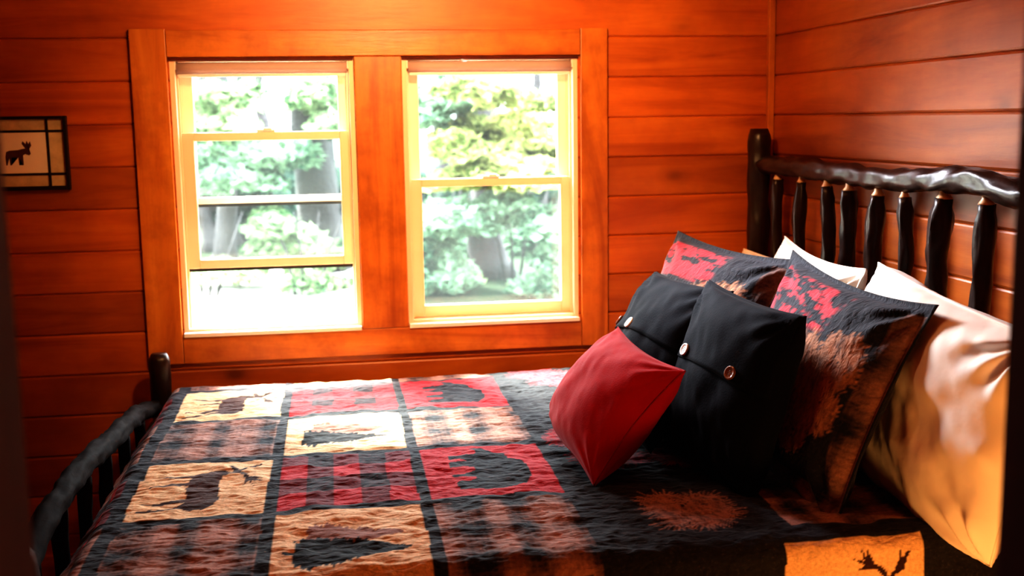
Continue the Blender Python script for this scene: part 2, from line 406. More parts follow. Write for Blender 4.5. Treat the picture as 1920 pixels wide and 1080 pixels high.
def lerp(a, b, f): return a*(1-f)[..., None]+b*f[..., None]
def plaid_brown(X, Y):
    """taupe plaid: wide dark bars across, soft dark bars along, fine threads"""
    a = 0.5+0.5*np.sin(X/0.118*2*pi+0.6*np.sin(X*37)); a = np.clip(a*1.5-0.30, 0, 1)
    b = 0.5+0.5*np.sin(Y/0.150*2*pi+1.0); b = np.clip(b*1.5-0.55, 0, 1)
    th = 0.5+0.5*np.sin(Y/0.0115*2*pi); th2 = 0.5+0.5*np.sin(X/0.0125*2*pi)
    f = np.clip(0.62*a+0.42*b+0.22*th*th2+0.35*(vnoise(X, Y*1.4, 90, 2)-0.5)+0.30*(vnoise(X, Y*0.4, 30, 5)-0.5), 0, 1)
    return lerp(C_TAUPE*1.55, C_CHAR*0.9, f)
def plaid_red(X, Y, w=0.0625, h=0.0625):
    i = (np.floor(X/w).astype(int) % 2) == 0; j = (np.floor(Y/h).astype(int) % 2) == 0
    f = np.where(i & j, 1.0, np.where(i | j, 0.30, 0.03)) + 0.12*(vnoise(X, Y, 200, 9)-0.5)
    return lerp(np.broadcast_to(C_CHAR, X.shape+(3,)), C_RED*1.05, np.clip(f, 0, 1))
def sprig(X, Y, cx, cy, r, ang=0.0, wd=0.0042):
    """burst of drawn pine needles: density 0..1"""
    out = np.zeros(X.shape)
    box_ = (np.abs(X-cx) < r*1.25) & (np.abs(Y-cy) < r*1.25)
    if not box_.any(): return out
    x, y = X[box_], Y[box_]; o = np.zeros(x.shape)
    rr = random.Random(int(cx*1000)+int(cy*777))
    for k in range(13):
        a = ang + (k-3.5)*0.62+rr.uniform(-0.2, 0.2); q0 = (rr.uniform(0.35, 0.62) if k < 8 else rr.uniform(0.0, 0.25))*r
        ex, ey = cx+cos(a)*q0, cy+sin(a)*q0
        for m in range(17):
            b = a + (m-8)*0.21+rr.uniform(-0.06, 0.06); L = r*rr.uniform(0.36, 0.58)
            dx, dy = cos(b)*L, sin(b)*L
            t = np.clip(((x-ex)*dx+(y-ey)*dy)/(L*L), 0, 1)
            d = np.hypot(x-ex-dx*t, y-ey-dy*t)
            o = np.maximum(o, np.clip((wd*(1.15-0.7*t)-d)/0.0022+0.5, 0, 1))
    d0 = np.hypot(x-cx, y-cy)
    o = np.maximum(o, np.clip((r*0.62-d0)/(r*0.15), 0, 1)*(vnoise(x+3, y+3, 120, 44) > 0.30))
    out[box_] = o
    return out*np.clip(0.25+1.1*vnoise(X*2.6+Y, Y*0.8+3, 75, 21), 0, 1.1)*(0.75+0.35*vnoise(X, Y, 170, 21))

# ------------------------------------------------------------------ the quilt
QX0, QX1, QY0, QY1, QZ = -0.475, 1.43, -1.800, -0.115, 0.705
COLS = [(-0.477, -0.175), (-0.147, 0.170), (0.198, 0.505)]
RT, RP, RH = -0.250, 0.4065, 0.376
PAT = [['brown', 'elk', 'brown', 'elk', 'brown', 'elk'], ['tree', 'plaid', 'tree', 'plaid', 'tree', 'plaid'], ['brown', 'bear', 'brown', 'bear', 'brown', 'bear']]

def put_motif(col, X, Y, m, kind, x0, x1, y0, y1):
    """motifs stand with their feet toward the foot of the bed (-x) and face the window (+y)"""
    lx = (Y-y0)/(y1-y0); ly = (X-x0)/(x1-x0)     # along the animal, up the animal
    jx = lx+0.02*(vnoise(X, Y, 70, 4)-0.5); jy = ly+0.02*(vnoise(X, Y, 70, 6)-0.5)
    if kind == 'elk':
        col[m] = C_CREAM
        s = m & inside([(0.04+0.90*a, 0.06+0.90*b) for a, b in ELK], jx, jy); col[s] = C_BRN*0.7
        s2 = s & (ly > 0.36) & (ly < 0.62) & (lx > 0.2); col[s2] = C_BRN*1.1
    elif kind == 'tree':
        col[m] = C_CREAM*np.array((1.0, 1.0, 1.02))
        s = m & inside([(0.60+0.58*(a-0.5), 0.16+0.70*b) for a, b in TREE], jx, jy); col[s] = np.array((0.33, 0.16, 0.12))
        s = m & inside([(0.40+0.66*(a-0.5), 0.07+0.84*b) for a, b in TREE], jx, jy); col[s] = C_BLK
    elif kind == 'bear':
        col[m] = C_RED
        s = m & inside([(0.05+0.90*a, 0.17+0.80*b) for a, b in BEAR], jx, jy); col[s] = C_CHAR*1.0
    elif kind == 'brown':
        col[m] = plaid_brown(X, Y)[m]
    elif kind == 'plaid':
        col[m] = plaid_red(X-x0, Y-y0, (x1-x0)/5, (y1-y0)/4)[m]

def quilt_color(U, V):
    col = np.broadcast_to(C_CHAR, U.shape+(3,)).copy()
    col *= (0.75+0.6*vnoise(U, V, 150, 1))[..., None]
    wob = 0.004*(vnoise(U, V, 9, 31)-0.5); X = U+wob; Y = V+0.005*(vnoise(U, V, 7, 33)-0.5)
    for ci, (x0, x1) in enumerate(COLS):
        for k in range(-1, 5):
            y1 = RT-RP*k; y0 = y1-RH
            m = (X > x0) & (X < x1) & (Y > y0) & (Y < y1)
            if m.any(): put_motif(col, X, Y, m, PAT[ci][k+1], x0, x1, y0, y1)
    # foot-end drop
    for k in range(-1, 5):
        y1 = RT-RP*k; y0 = y1-RH
        m = (X > -0.86) & (X < -0.514) & (Y > y0) & (Y < y1)
        if m.any(): put_motif(col, X, Y, m, 'plaid' if k % 2 == 0 else 'brown', -0.86, -0.535, y0, y1)
    # charcoal band with pine sprigs
    for (cx, cy, r, a, c) in ((0.665, -0.27, 0.13, 0.6, C_PINK), (0.80, -0.42, 0.12, 2.0, C_PINK*0.8), (0.63, -1.02, 0.10, 2.5, C_RED*0.8), (0.66, -1.22, 0.10, 1.0, C_RED*0.8), (0.74, -1.60, 0.13, 0.2, C_TAUPE*1.5),
                              (0.85, -1.22, 0.10, 4.0, C_RED*0.6), (0.78, -0.75, 0.12, 4.0, C_TAUPE)):
        m = (X > 0.53) & (X < 0.93) & (Y > -1.80)
        f = sprig(X, Y, cx, cy, r, a)*m
        col = lerp(col, c, np.clip(f, 0, 1))
    m = (X > 0.93) & (X < 1.30) & (Y > -1.74); col[m] = plaid_brown(X, Y)[m]*0.9
    m = (X > 1.33) & (Y > -1.74); col[m] = plaid_red(X, Y)[m]*0.9
    # near-side drop below the band
    m = (X > 0.56) & (X < 0.875) & (Y < -1.885) & (Y > -2.2); col[m] = plaid_red(X-0.56, Y+2.2, 0.063, 0.0625)[m]*0.9
    x0, x1, y0, y1 = 0.885, 1.185, -2.160, -1.800
    m = (X > x0) & (X < x1) & (Y > y0) & (Y < y1); col[m] = C_CREAM
    lx = (X-x0)/(x1-x0); ly = (Y-y0)/(y1-y0)
    s = m & inside([(0.10+0.82*a, 0.06+0.88*b) for a, b in ELK], lx, ly); col[s] = C_BRN*0.6
    return col

def build_quilt():
    st = 0.0042
    us = np.arange(QX0-0.30, QX1+0.001, st); vs = np.arange(QY0-0.36, QY1+0.14, st)
    U, V = np.meshgrid(us, vs, indexing='ij')
    rr = 0.055
    x0, x1, y0, y1 = QX0-0.030, QX1+1.0, QY0+0.025, QY1-rr
    px = np.clip(U, x0, x1); py = np.clip(V, y0, y1)
    dx, dy = U-px, V-py; d = np.hypot(dx, dy); dd = np.where(d > 1e-6, d, 1)
    nx, ny = dx/dd, dy/dd
    R = 0.045
    arc = R*pi/2
    th = np.clip(d/R, 0, pi/2)
    out = R*np.sin(th); dn = R*(1-np.cos(th)) + np.maximum(d-arc, 0)
    hang = np.maximum(d-arc, 0)
    along = U*ny*ny + V*nx*nx
    ripple = 0.012*np.sin(along*21+1.3*np.sin(along*7))*np.clip(hang/0.2, 0, 1)
    out = out + ripple*(1-0.6*np.abs(nx)) + 0.03*hang + np.where(nx < 0, np.minimum(hang*0.95, 0.058)*nx*nx, 0)
    X = px+nx*out; Y = py+ny*out
    top = np.exp(-(d/0.05)**2)
    Z = QZ - dn + 0.006*(vnoise(U, V, 3.5, 11)-0.5)*2*top + 0.0045*(vnoise(U+V*0.3, V*1.8, 16, 12)-0.5)*2 + 0.0022*(vnoise(U, V*2.0, 48, 13)-0.5)*2
    Z = Z + 0.010*np.sin(np.clip((V-QY0)/(QY1-QY0), 0, 1)*pi)*top
    Z = np.maximum(Z, 0.30)
    n, m = U.shape
    co = np.stack([X, Y, Z], -1).reshape(-1, 3).astype(np.float32)
    idx = np.arange(n*m).reshape(n, m)
    q = np.stack([idx[:-1, :-1], idx[1:, :-1], idx[1:, 1:], idx[:-1, 1:]], -1).reshape(-1, 4)
    me = mesh_np('patchwork_quilt', co, q, quilt_color(U, V).reshape(-1, 3))
    return me

def mesh_np(name, co, quads, col=None):
    me = bpy.data.meshes.new(name)
    me.vertices.add(len(co)); me.vertices.foreach_set('co', np.ascontiguousarray(co, np.float32).ravel())
    me.loops.add(len(quads)*4); me.loops.foreach_set('vertex_index', quads.astype(np.int32).ravel())
    me.polygons.add(len(quads)); me.polygons.foreach_set('loop_start', np.arange(0, len(quads)*4, 4, dtype=np.int32))
    me.update(calc_edges=True); me.validate()
    me.polygons.foreach_set('use_smooth', np.ones(len(quads), bool))
    if col is not None:
        a = me.color_attributes.new('print', 'FLOAT_COLOR', 'POINT')
        c = np.ones((len(co), 4), np.float32); c[:, :3] = col
        a.data.foreach_set('color', c.ravel())
    return me

M_quilt = printed_cloth('printed_quilt', bump=0.5, sheen=0.06)
q = bpy.data.objects.new('patchwork_quilt', build_quilt()); q.data.materials.append(M_quilt); link(q)
tag(q, 'quilted patchwork bedspread with elk, bear, pine tree and plaid blocks covering the log bed', 'quilt')
mod = q.modifiers.new('thickness', 'SOLIDIFY'); mod.thickness = 0.008; mod.offset = -1

# mattress and box spring under it
M_tick = plain('mattress_ticking', (0.7, 0.66, 0.6), rough=0.8)
bm = bmesh.new(); box(bm, QX0+0.02, QX1-0.0, QY0+0.02, QY1-0.02, 0.46, QZ-0.035, 0.03)
tag(obj('mattress', bm, M_tick), 'pale mattress lying under the patchwork bedspread', 'mattress')
bm = bmesh.new(); box(bm, QX0+0.03, QX1-0.0, QY0+0.03, QY1-0.03, 0.26, 0.458, 0.015)
tag(obj('box_spring', bm, M_tick), 'pale box spring between the bed rails, under the mattress', 'box spring')

# ------------------------------------------------------------------ log bed
bed = thing('log_bed', 'dark bark log bed with spindled headboard and low curved footboard under the window', 'bed', (0.45, -0.96, 0))
HX = 1.487
def log(name, ctrl, r, parent=bed, n=None, wob=0.22, seg=18, taper=None, seed=0, mat=None):
    L = sum((Vector(ctrl[i+1])-Vector(ctrl[i])).length for i in range(len(ctrl)-1))
    n = n or max(8, int(L/0.02))
    pts = smooth_path(ctrl, n)
    rads = []
    for i, p in enumerate(pts):
        t = i/n
        rr = r*(1+0.13*noise.noise(Vector((seed*3.1, p.y*6, p.z*6))))
        if taper: rr *= taper(t)
        rads.append(rr)
    bm = bmesh.new(); tube(bm, pts, rads, seg, wob=wob, seed=seed)
    return obj(name, bm, mat or M_bark, parent)
cap = lambda t: (0.72 if t > 0.995 else 0.9 if t > 0.985 else 1.0)
log('headboard_post', [(1.470, -0.125, 0), (1.472, -0.123, 0.7), (1.470, -0.125, 1.515)], 0.038, taper=cap, seed=1)
log('headboard_post', [(1.475, -1.86, 0), (1.470, -1.855, 0.7), (1.475, -1.86, 1.515)], 0.040, taper=cap, seed=2)
rail = [(HX-0.01, -0.10, 1.390), (HX, -0.32, 1.395), (HX, -0.52, 1.392), (HX, -0.78, 1.387), (HX, -1.02, 1.383), (HX, -1.22, 1.392), (HX, -1.40, 1.404), (HX, -1.52, 1.396), (HX, -1.70, 1.372), (HX-0.01, -1.89, 1.385)]
log('headboard_rail', rail, 0.031, wob=0.4, seed=3)
log('headboard_rail', [(HX, -0.10, 0.62), (HX+0.004, -0.9, 0.615), (HX, -1.88, 0.62)], 0.028, seed=4)
sy = [-0.256, -0.453, -0.642, -0.793, -0.972, -1.119, -1.315, -1.498, -1.68]
def rail_z(y):
    for a, b in zip(rail, rail[1:]):
        if b[1] <= y <= a[1]:
            t = (a[1]-y)/(a[1]-b[1]); return a[2]+(b[2]-a[2])*t
    return 1.39
rs = random.Random(5)
for i, y in enumerate(sy):
    zt = rail_z(y)-0.036
    k = [rs.uniform(-0.016, 0.016) for _ in range(4)]
    r = (0.020, 0.019, 0.021, 0.023, 0.024, 0.019, 0.027, 0.024, 0.024)[i]
    s = log('spindle', [(HX, y, 0.63), (HX+k[0]*0.5, y+k[1], 0.85), (HX, y-k[1]*0.8, 1.02), (HX+k[2]*0.4, y+k[3]*1.1, 1.18), (HX, y, zt-0.010)], r, wob=0.35, seed=10+i,
            taper=lambda t: 1.0 if t < 0.97 else 0.82)
    bm = bmesh.new(); tube(bm, [(HX, y, zt-0.012), (HX, y, zt-0.006), (HX, y, zt+0.001), (HX, y, zt+0.016)], [r*0.80, r*0.66, r*0.46, r*0.40], 14)
    o = obj('tenon', bm, M_tenon); o.parent = s; o['label'] = 'peeled tan tip of a spindle'
# footboard
FX = -0.612
log('footboard_post', [(-0.575, -0.15, 0), (-0.573, -0.15, 0.4), (-0.575, -0.15, 0.822)], 0.034, taper=cap, seed=30)
log('footboard_post', [(-0.585, -1.86, 0), (-0.58, -1.86, 0.4), (-0.585, -1.86, 0.822)], 0.036, taper=cap, seed=31)
frail = [(-0.585, -0.12, 0.640), (FX, -0.33, 0.672), (FX, -0.55, 0.700), (FX, -0.83, 0.722), (FX, -1.10, 0.748), (FX, -1.32, 0.758), (FX, -1.50, 0.752), (FX, -1.70, 0.72), (-0.59, -1.88, 0.68)]
log('footboard_rail', frail, 0.027, wob=0.4, seed=32, mat=M_bark2)
log('footboard_rail', [(FX, -0.13, 0.30), (FX, -0.9, 0.31), (FX, -1.88, 0.30)], 0.028, seed=33)
for i, y in enumerate([-0.38, -0.64, -0.90, -1.16, -1.40, -1.64]):
    zt = [b[2] for b in frail][min(range(len(frail)), key=lambda j: abs(frail[j][1]-y))]-0.018
    k = [rs.uniform(-0.012, 0.012) for _ in range(2)]
    log('spindle', [(FX, y, 0.31), (FX, y+k[0], 0.45), (FX, y+k[1], 0.58), (FX, y, zt)], 0.0165, wob=0.35, seed=40+i, mat=M_bark2)
for y, s in ((-0.13, 50), (-1.87, 51)):
    log('side_rail', [(-0.575, y, 0.30), (0.45, y+(0.006 if s == 50 else -0.01), 0.305), (1.47, y, 0.30)], 0.034, seed=s)

# ------------------------------------------------------------------ pillows
def pframe(yaw, tilt, roll):
    yaw, tilt, roll = radians(yaw), radians(tilt), radians(roll)
    a, b = Vector((0, -1, 0)), Vector((0, 0, 1)); n = Vector((-1, 0, 0))
    a, b = a*cos(roll)+b*sin(roll), -a*sin(roll)+b*cos(roll)
    Rt = Matrix.Rotation(-tilt, 3, Vector((0, -1, 0)))
    Ry = Matrix.Rotation(yaw, 3, Vector((0, 0, 1)))
    return [Ry @ (Rt @ v) for v in (a, b, n)]

def pillow(name, label, c, ang, w, h, th, mat, colfn=None, concave=0.07, flange=0.0, power=2.2, seed=0, wr=0.004, N=110, sag=0.0, group=None, part='cushion_cover', shape=None):
    t = thing(name, label, 'pillow', c, group)
    a, b, n = pframe(*ang)
    g = np.linspace(-1, 1, N+1)
    U, V = np.meshgrid(g, g, indexing='ij')
    fl = 1-flange
    def surf(U, V, side):
        X = w/2*U*(1-concave*(1-V**2)*np.abs(U)**3); Y = h/2*V*(1-concave*(1-U**2)*np.abs(V)**3)
        u = np.clip(np.abs(U)/fl, 0, 1); v = np.clip(np.abs(V)/fl, 0, 1)
        T = th/2*np.power(np.clip((1-u**power)*(1-v**power), 0, 1), 0.52)
        Y = Y - sag*h*(1-np.abs(V))*0
        T = T*(1+0.10*sag*(-V))
        W = wr*((vnoise(U+3, V+3, 3.0, seed)-0.5)*3+(vnoise(U+3+V*0.4, V*0.7+3, 9.0, seed+1)-0.5))*np.clip(T/(th*0.15), 0, 1)
        # pull creases running in from the corners
        for su in (-1, 1):
            for sv in (-1, 1):
                dx, dy = U-su, V-sv; d = np.hypot(dx, dy); an = np.arctan2(dy*sv*-1, dx*su*-1)
                W = W + wr*1.3*np.sin(an*13+seed)*np.exp(-((d-0.35)/0.25)**2)*np.clip(T/(th*0.1), 0, 1)
        Z = side*(T+0.0015)+W
        if shape is not None: X, Y, Z = shape(U, V, X, Y, Z)
        return X, Y, Z
    A, B, Nn = (np.array(v) for v in (a, b, n))
    cos_, cols, quads, base = [], [], [], 0
    for side in (1, -1):
        X, Y, Z = surf(U, V, side)
        P = X[..., None]*A+Y[..., None]*B+Z[..., None]*Nn+np.array(c)
        cos_.append(P.reshape(-1, 3))
        if colfn is not None: cols.append(colfn(U, V, side).reshape(-1, 3))
        idx = np.arange((N+1)**2).reshape(N+1, N+1)+base
        qq = np.stack([idx[:-1, :-1], idx[1:, :-1], idx[1:, 1:], idx[:-1, 1:]], -1).reshape(-1, 4)
        if side < 0: qq = qq[:, ::-1]
        quads.append(qq); base += (N+1)**2
    rim = np.concatenate([idx[:, 0], idx[-1, 1:], idx[-2::-1, -1], idx[0, -2:0:-1]])
    r0 = rim-(N+1)**2
    quads.append(np.stack([r0, np.roll(r0, -1), np.roll(rim, -1), rim], -1)[:, ::-1])
    me = mesh_np(part, np.concatenate(cos_), np.concatenate(quads), np.concatenate(cols) if cols else None)
    me.materials.append(mat)
    o = bpy.data.objects.new(part, me); link(o, t); o.matrix_parent_inverse = Matrix.Translation(c).inverted()
    def at(u, v, off=0.0):
        X, Y, Z = surf(np.array([[u]]), np.array([[v]]), 1)
        return Vector(c)+a*float(X[0, 0])+b*float(Y[0, 0])+n*(float(Z[0, 0])+off)
    return t, at, (a, b, n)

def seam_welt(t, at, frame, mat, flange=0.0, r=0.0035, name='piping'):
    """thin cord sewn round the pillow edge"""
    pts = []
    K = 40
    e = 0.999
    for i in range(K): pts.append(at(-e+2*e*i/K, -e))
    for i in range(K): pts.append(at(e, -e+2*e*i/K))
    for i in range(K): pts.append(at(e-2*e*i/K, e))
    for i in range(K+1): pts.append(at(-e, e-2*e*i/K))
    bm = bmesh.new(); tube(bm, pts, [r]*len(pts), 8, cap=False)
    obj(name, bm, mat, t)

M_red = plain('red_cotton', (0.52, 0.006, 0.014), rough=0.8, var=0.10, nscale=5, bump=0.35, sheen=0.15, spec=0.2, bscale=220, dist=0.002)
M_redp = plain('red_seam', (0.40, 0.004, 0.010), rough=0.8)
M_black = plain('black_navy_cotton', (0.0065, 0.0075, 0.012), rough=0.85, var=0.15, nscale=6, bump=0.35, sheen=0.05, spec=0.12, bscale=200, dist=0.002)
M_wht = plain('white_pillowcase', (0.94, 0.87, 0.76), rough=0.75, var=0.03, nscale=4, bump=0.25, sheen=0.1, spec=0.2, bscale=7, dist=0.03)
M_sham = printed_cloth('printed_sham', bump=0.5, sheen=0.10)
M_button_shine = plain('pearl_button', (0.98, 0.95, 0.90), rough=0.12, var=0.06, nscale=60, bump=0.03, spec=0.9)  # white copy of the brown button, window shine put into its colour
M_button = plain('shell_button', (0.30, 0.13, 0.07), rough=0.16, var=0.3, nscale=60, bump=0.05, spec=0.8)

def button(t, P, n, kind, r=0.0165):
    n = n.normalized(); s = n.orthogonal().normalized(); q_ = n.cross(s)
    bm = bmesh.new(); prof = [(0, 0.0035), (0.35, 0.0030), (0.62, 0.0028), (0.78, 0.0050), (0.92, 0.0052), (1.0, 0.0030), (0.98, 0.0), (0.6, -0.0015)]
    rings = []
    for rr, hh in prof:
        if rr == 0: rings.append([bm.verts.new(P+n*hh)]*24); continue
        rings.append([bm.verts.new(P+(s*cos(2*pi*k/24)+q_*sin(2*pi*k/24))*r*rr+n*hh) for k in range(24)])
    for i in range(len(rings)-1):
        for k in range(24):
            vs_ = [rings[i][k], rings[i][(k+1) % 24], rings[i+1][(k+1) % 24], rings[i+1][k]]
            vs_ = list(dict.fromkeys(vs_))
            if len(vs_) >= 3: bm.faces.new(vs_)
    b_ = obj('button', bm, M_button if kind == 'brown' else M_button_shine, t); b_['label'] = 'shiny round brown button' if kind == 'brown' else 'shiny round pale button'
    bm = bmesh.new()
    for k in range(4):
        c0 = P+(s*cos(pi/4+k*pi/2)+q_*sin(pi/4+k*pi/2))*r*0.27+n*0.0034
        tube(bm, [c0-n*0.001, c0+n*0.0004], [0.0014, 0.0014], 8)
    o = obj('button_hole', bm, M_seal); o.parent = b_; o.matrix_parent_inverse = (Matrix.Translation(t.location)).inverted()
    o.matrix_parent_inverse = Matrix.Identity(4)
    # the button part already carries the inverse of the Empty; children of a part need no more
    return b_

def black_pillow(label, c, ang, w, seed, btns):
    t, at, fr = pillow('throw_pillow', label, c, ang, w, w, 0.17, M_black, concave=0.06, seed=seed, wr=0.004, group='black buttoned throw pillows')
    # envelope flap over the upper part of the front
    N = 40
    co, quads = [], []
    for i in range(N+1):
        for j in range(N//2+1):
            u = -0.985+1.97*i/N; v0 = 0.13+0.03*cos(u*3); v = v0+(0.985-v0)*j/(N//2)
            co.append(tuple(at(u, v, 0.0045)))
    m = N//2+1
    for i in range(N):
        for j in range(m-1):
            quads.append((i*m+j, (i+1)*m+j, (i+1)*m+j+1, i*m+j+1))
    me = mesh_np('flap', np.array(co), np.array(quads)); me.materials.append(M_black)
    o = bpy.data.objects.new('flap', me); link(o, t); o.matrix_parent_inverse = Matrix.Translation(c).inverted()
    s_ = o.modifiers.new('thickness', 'SOLIDIFY'); s_.thickness = 0.004; s_.offset = -1
    for u, kind in btns:
        p = at(u, 0.22, 0.0052); e = 0.03
        n = (at(u+e, 0.22)-at(u-e, 0.22)).cross(at(u, 0.22+e)-at(u, 0.22-e))
        if n.dot(fr[2]) < 0: n = -n
        button(t, p, n, kind)
    return t

def sham_color(seed, w, h):
    def f(U, V, side):
        X, Y = U*w/2, V*h/2
        col = np.broadcast_to(C_CHAR*1.15, U.shape+(3,)).copy()
        col *= (0.7+0.7*vnoise(X+5, Y+5, 140, 3))[..., None]
        # streaky red and pink band near the top
        band = np.clip((V-0.42)/0.06, 0, 1)*np.clip((0.90-V)/0.05, 0, 1)*np.clip((U+0.93)/0.05, 0, 1)*np.clip((0.30-U)/0.12, 0, 1)
        pat = 0.9*vnoise(X+9, Y*3.2+9, 17, seed+7)+0.45*vnoise(X+9, Y*2.6+9, 55, seed+8)+0.25*vnoise(X+3, Y+3, 150, seed)
        chk = ((np.floor((X+1)/0.085).astype(int)+np.floor((Y+1)/0.07).astype(int)) % 2 == 0)*0.16
        f = np.clip((pat+chk-0.72)*5, 0, 1)*band
        col = lerp(col, C_RED*0.75+C_PINK*0.45, f)
        # taupe pine cone and needles in the middle
        for (cx, cy, r, a) in ((0.125, -0.020, 0.100, 1.6), (0.055, 0.045, 0.080, 2.4), (0.195, 0.075, 0.085, 0.9), (0.12, -0.095, 0.07, 4.7), (0.20, -0.03, 0.06, 0.0)):
            k = sprig(X, Y, cx, cy, r, a); col = lerp(col, np.array((0.50, 0.24, 0.13)), np.clip(k*1.1, 0, 1))
        # brown plaid border
        bd = (U > 0.81) | (V < -0.70)
        col[bd] = plaid_brown(X+2, Y+2)[bd]*0.8
        ed = (np.abs(U) > 0.965) | (np.abs(V) > 0.965)
        col[ed] = C_CHAR
        top = (V > 0.88) & ~ed
        col[top] = C_CHAR*1.6
        if side < 0: col[:] = C_CHAR
        return col
    return f

def round_corner(su, sv, amt):
    """a corner tucked in and softened by the weight resting on it"""
    def f(U, V, X, Y, Z):
        k = np.clip(U*su, 0, 1)**2*np.clip(V*sv, 0, 1)**2*amt
        return X*(1-k), Y*(1-k), Z*(1-k*0.5)
    return f
def far_near():
    t, at, fr = pillow('bed_pillow', 'large white bed pillow at the near right, lit golden and hanging past the mattress edge', (1.290, -1.645, 0.920), (3, 4, -7), 0.62, 0.50, 0.16, M_wht, concave=0.03, power=4.2, seed=41, wr=0.008, group='white bed pillows', shape=round_corner(1, -1, 0.07))
    seam_welt(t, at, fr, M_wht, r=0.003, name='seam')
    t, at, fr = pillow('bed_pillow', 'bright white bed pillow with a peaked corner behind the two patterned shams', (1.270, -0.930, 0.955), (-3, 18, -2), 0.62, 0.48, 0.12, M_wht, concave=0.10, power=2.6, seed=43, wr=0.006, group='white bed pillows')
    seam_welt(t, at, fr, M_wht, r=0.003, name='seam')
    t, at, fr = pillow('bed_pillow', 'tan-lit bed pillow furthest from the camera, only its top showing behind the far sham', (1.375, -0.44, 0.905), (0, 10, 0), 0.56, 0.40, 0.13, M_wht, concave=0.02, power=2.6, seed=45, wr=0.005, group='white bed pillows')
    seam_welt(t, at, fr, M_wht, r=0.003, name='seam')
    t, at, fr = pillow('pillow_sham', 'charcoal and red patterned pillow sham nearer the window, its lower half hidden by black pillows', (1.030, -0.765, 0.950), (12, 27, -2), 0.66, 0.54, 0.17, M_sham, sham_color(1, 0.66, 0.54), concave=0.08, flange=0.07, seed=51, wr=0.005, group='patterned pillow shams')
    t, at, fr = pillow('pillow_sham', 'charcoal pillow sham with a brown pine needle design beside the golden white pillow', (1.120, -1.385, 0.925), (5, 22, -4), 0.67, 0.56, 0.18, M_sham, sham_color(2, 0.67, 0.56), concave=0.11, flange=0.07, seed=53, wr=0.006, group='patterned pillow shams')
    black_pillow('black throw pillow nearer the window with a pale shining button', (0.845, -0.99, 0.920), (8, 30, 1), 0.46, 61, ((-0.78, 'brown'), (-0.22, 'pearl')))
    black_pillow('black throw pillow with one pale and one brown button beside the pine needle sham', (0.930, -1.345, 0.915), (10, 15, -3), 0.45, 63, ((-0.50, 'pearl'), (0.52, 'brown')))
    t, at, fr = pillow('throw_pillow', 'plain bright red throw pillow in front of the black buttoned pillows', (0.660, -1.215, 0.860), (10, 40, -5), 0.43, 0.34, 0.18, M_red, concave=0.11, seed=71, wr=0.0025, shape=round_corner(-1, -1, 0.30))
    seam_welt(t, at, fr, M_redp, r=0.0022, name='seam')
far_near()

# ------------------------------------------------------------------ picture on the wall
M_pframe = plain('black_picture_frame', (0.018, 0.010, 0.008), rough=0.4)
M_birch = plain('birch_bark_paper', (0.85, 0.62, 0.34), rough=0.7, var=0.30, nscale=22)
M_paper = plain('cream_picture_paper', (0.98, 0.86, 0.62), rough=0.7, var=0.06, nscale=8)
M_ink = plain('brown_ink', (0.13, 0.035, 0.012), rough=0.7, var=0.3, nscale=60)
px0, px1, pz0, pz1 = -1.168, -0.840, 1.354, 1.592
pic = thing('framed_picture', 'small black-framed picture of a brown moose on cream with birch borders, on the left wall', 'picture', ((px0+px1)/2, -0.012, pz0))
bm = bmesh.new(); frame_rect(bm, px0, px1, pz0, pz1, -0.024, -0.002, 0.011, 0.011, 0.013, 0.010, 0.002); obj('frame', bm, M_pframe, pic, False)
bm = bmesh.new(); box(bm, px0+0.008, px1-0.008, -0.012, -0.002, pz0+0.008, pz1-0.008); obj('birch_border', bm, M_birch, pic, False)
ix0, ix1, iz0, iz1 = px0+0.062, px1-0.062, pz0+0.052, pz1-0.048
bm = bmesh.new(); box(bm, ix0, ix1, -0.0145, -0.012, iz0, iz1); obj('picture_panel', bm, M_paper, pic, False)
bm = bmesh.new()
for x in (ix0, ix1): box(bm, x-0.0035, x+0.0035, -0.0175, -0.0121, pz0+0.011, pz1-0.009, 0.001)
for z in (iz0, iz1): box(bm, px0+0.010, px1-0.010, -0.0170, -0.0121, z-0.0035, z+0.0035, 0.001)
obj('divider_strips', bm, M_pframe, pic, False)
bm = bmesh.new(); cx = (px0+px1)/2; mw, mh = 0.085, 0.078; mz = (iz0+iz1)/2-0.045
vs0 = [bm.verts.new((cx-mw/2+a*mw+0.008, -0.0152, mz+b*mh+0.006)) for a, b in MOOSE]; f = bm.faces.new(vs0); bmesh.ops.triangulate(bm, faces=[f]); obj('moose_drawing', bm, M_ink, pic, False)

# ------------------------------------------------------------------ outside
M_ground = plain('pale_gravel_ground', (0.42, 0.42, 0.36), rough=0.9, var=0.12, nscale=1.5)
M_grass = plain('forest_floor', (0.016, 0.026, 0.013), rough=0.95, spec=0.02, var=0.35, nscale=1.2)
M_trunk = plain('grey_brown_trunk', (0.026, 0.021, 0.020), rough=0.9, var=0.3, nscale=5, bump=0.8, dist=0.05)
M_leafA = leafmat('fresh_green_leaves', (0.022, 0.062, 0.024), (0.34, 0.44, 0.22))
M_leafB = leafmat('yellow_green_leaves', (0.06, 0.085, 0.022), (0.50, 0.52, 0.20))
M_leafE = leafmat('shaded_green_leaves', (0.008, 0.022, 0.012), (0.13, 0.21, 0.12))  # darker green for every other bush
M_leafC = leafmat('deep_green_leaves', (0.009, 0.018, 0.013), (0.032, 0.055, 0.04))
M_leafD = leafmat('cool_green_leaves', (0.018, 0.055, 0.028), (0.28, 0.40, 0.25))
def gz(y): return -0.9 + max(0, y-14)*0.035
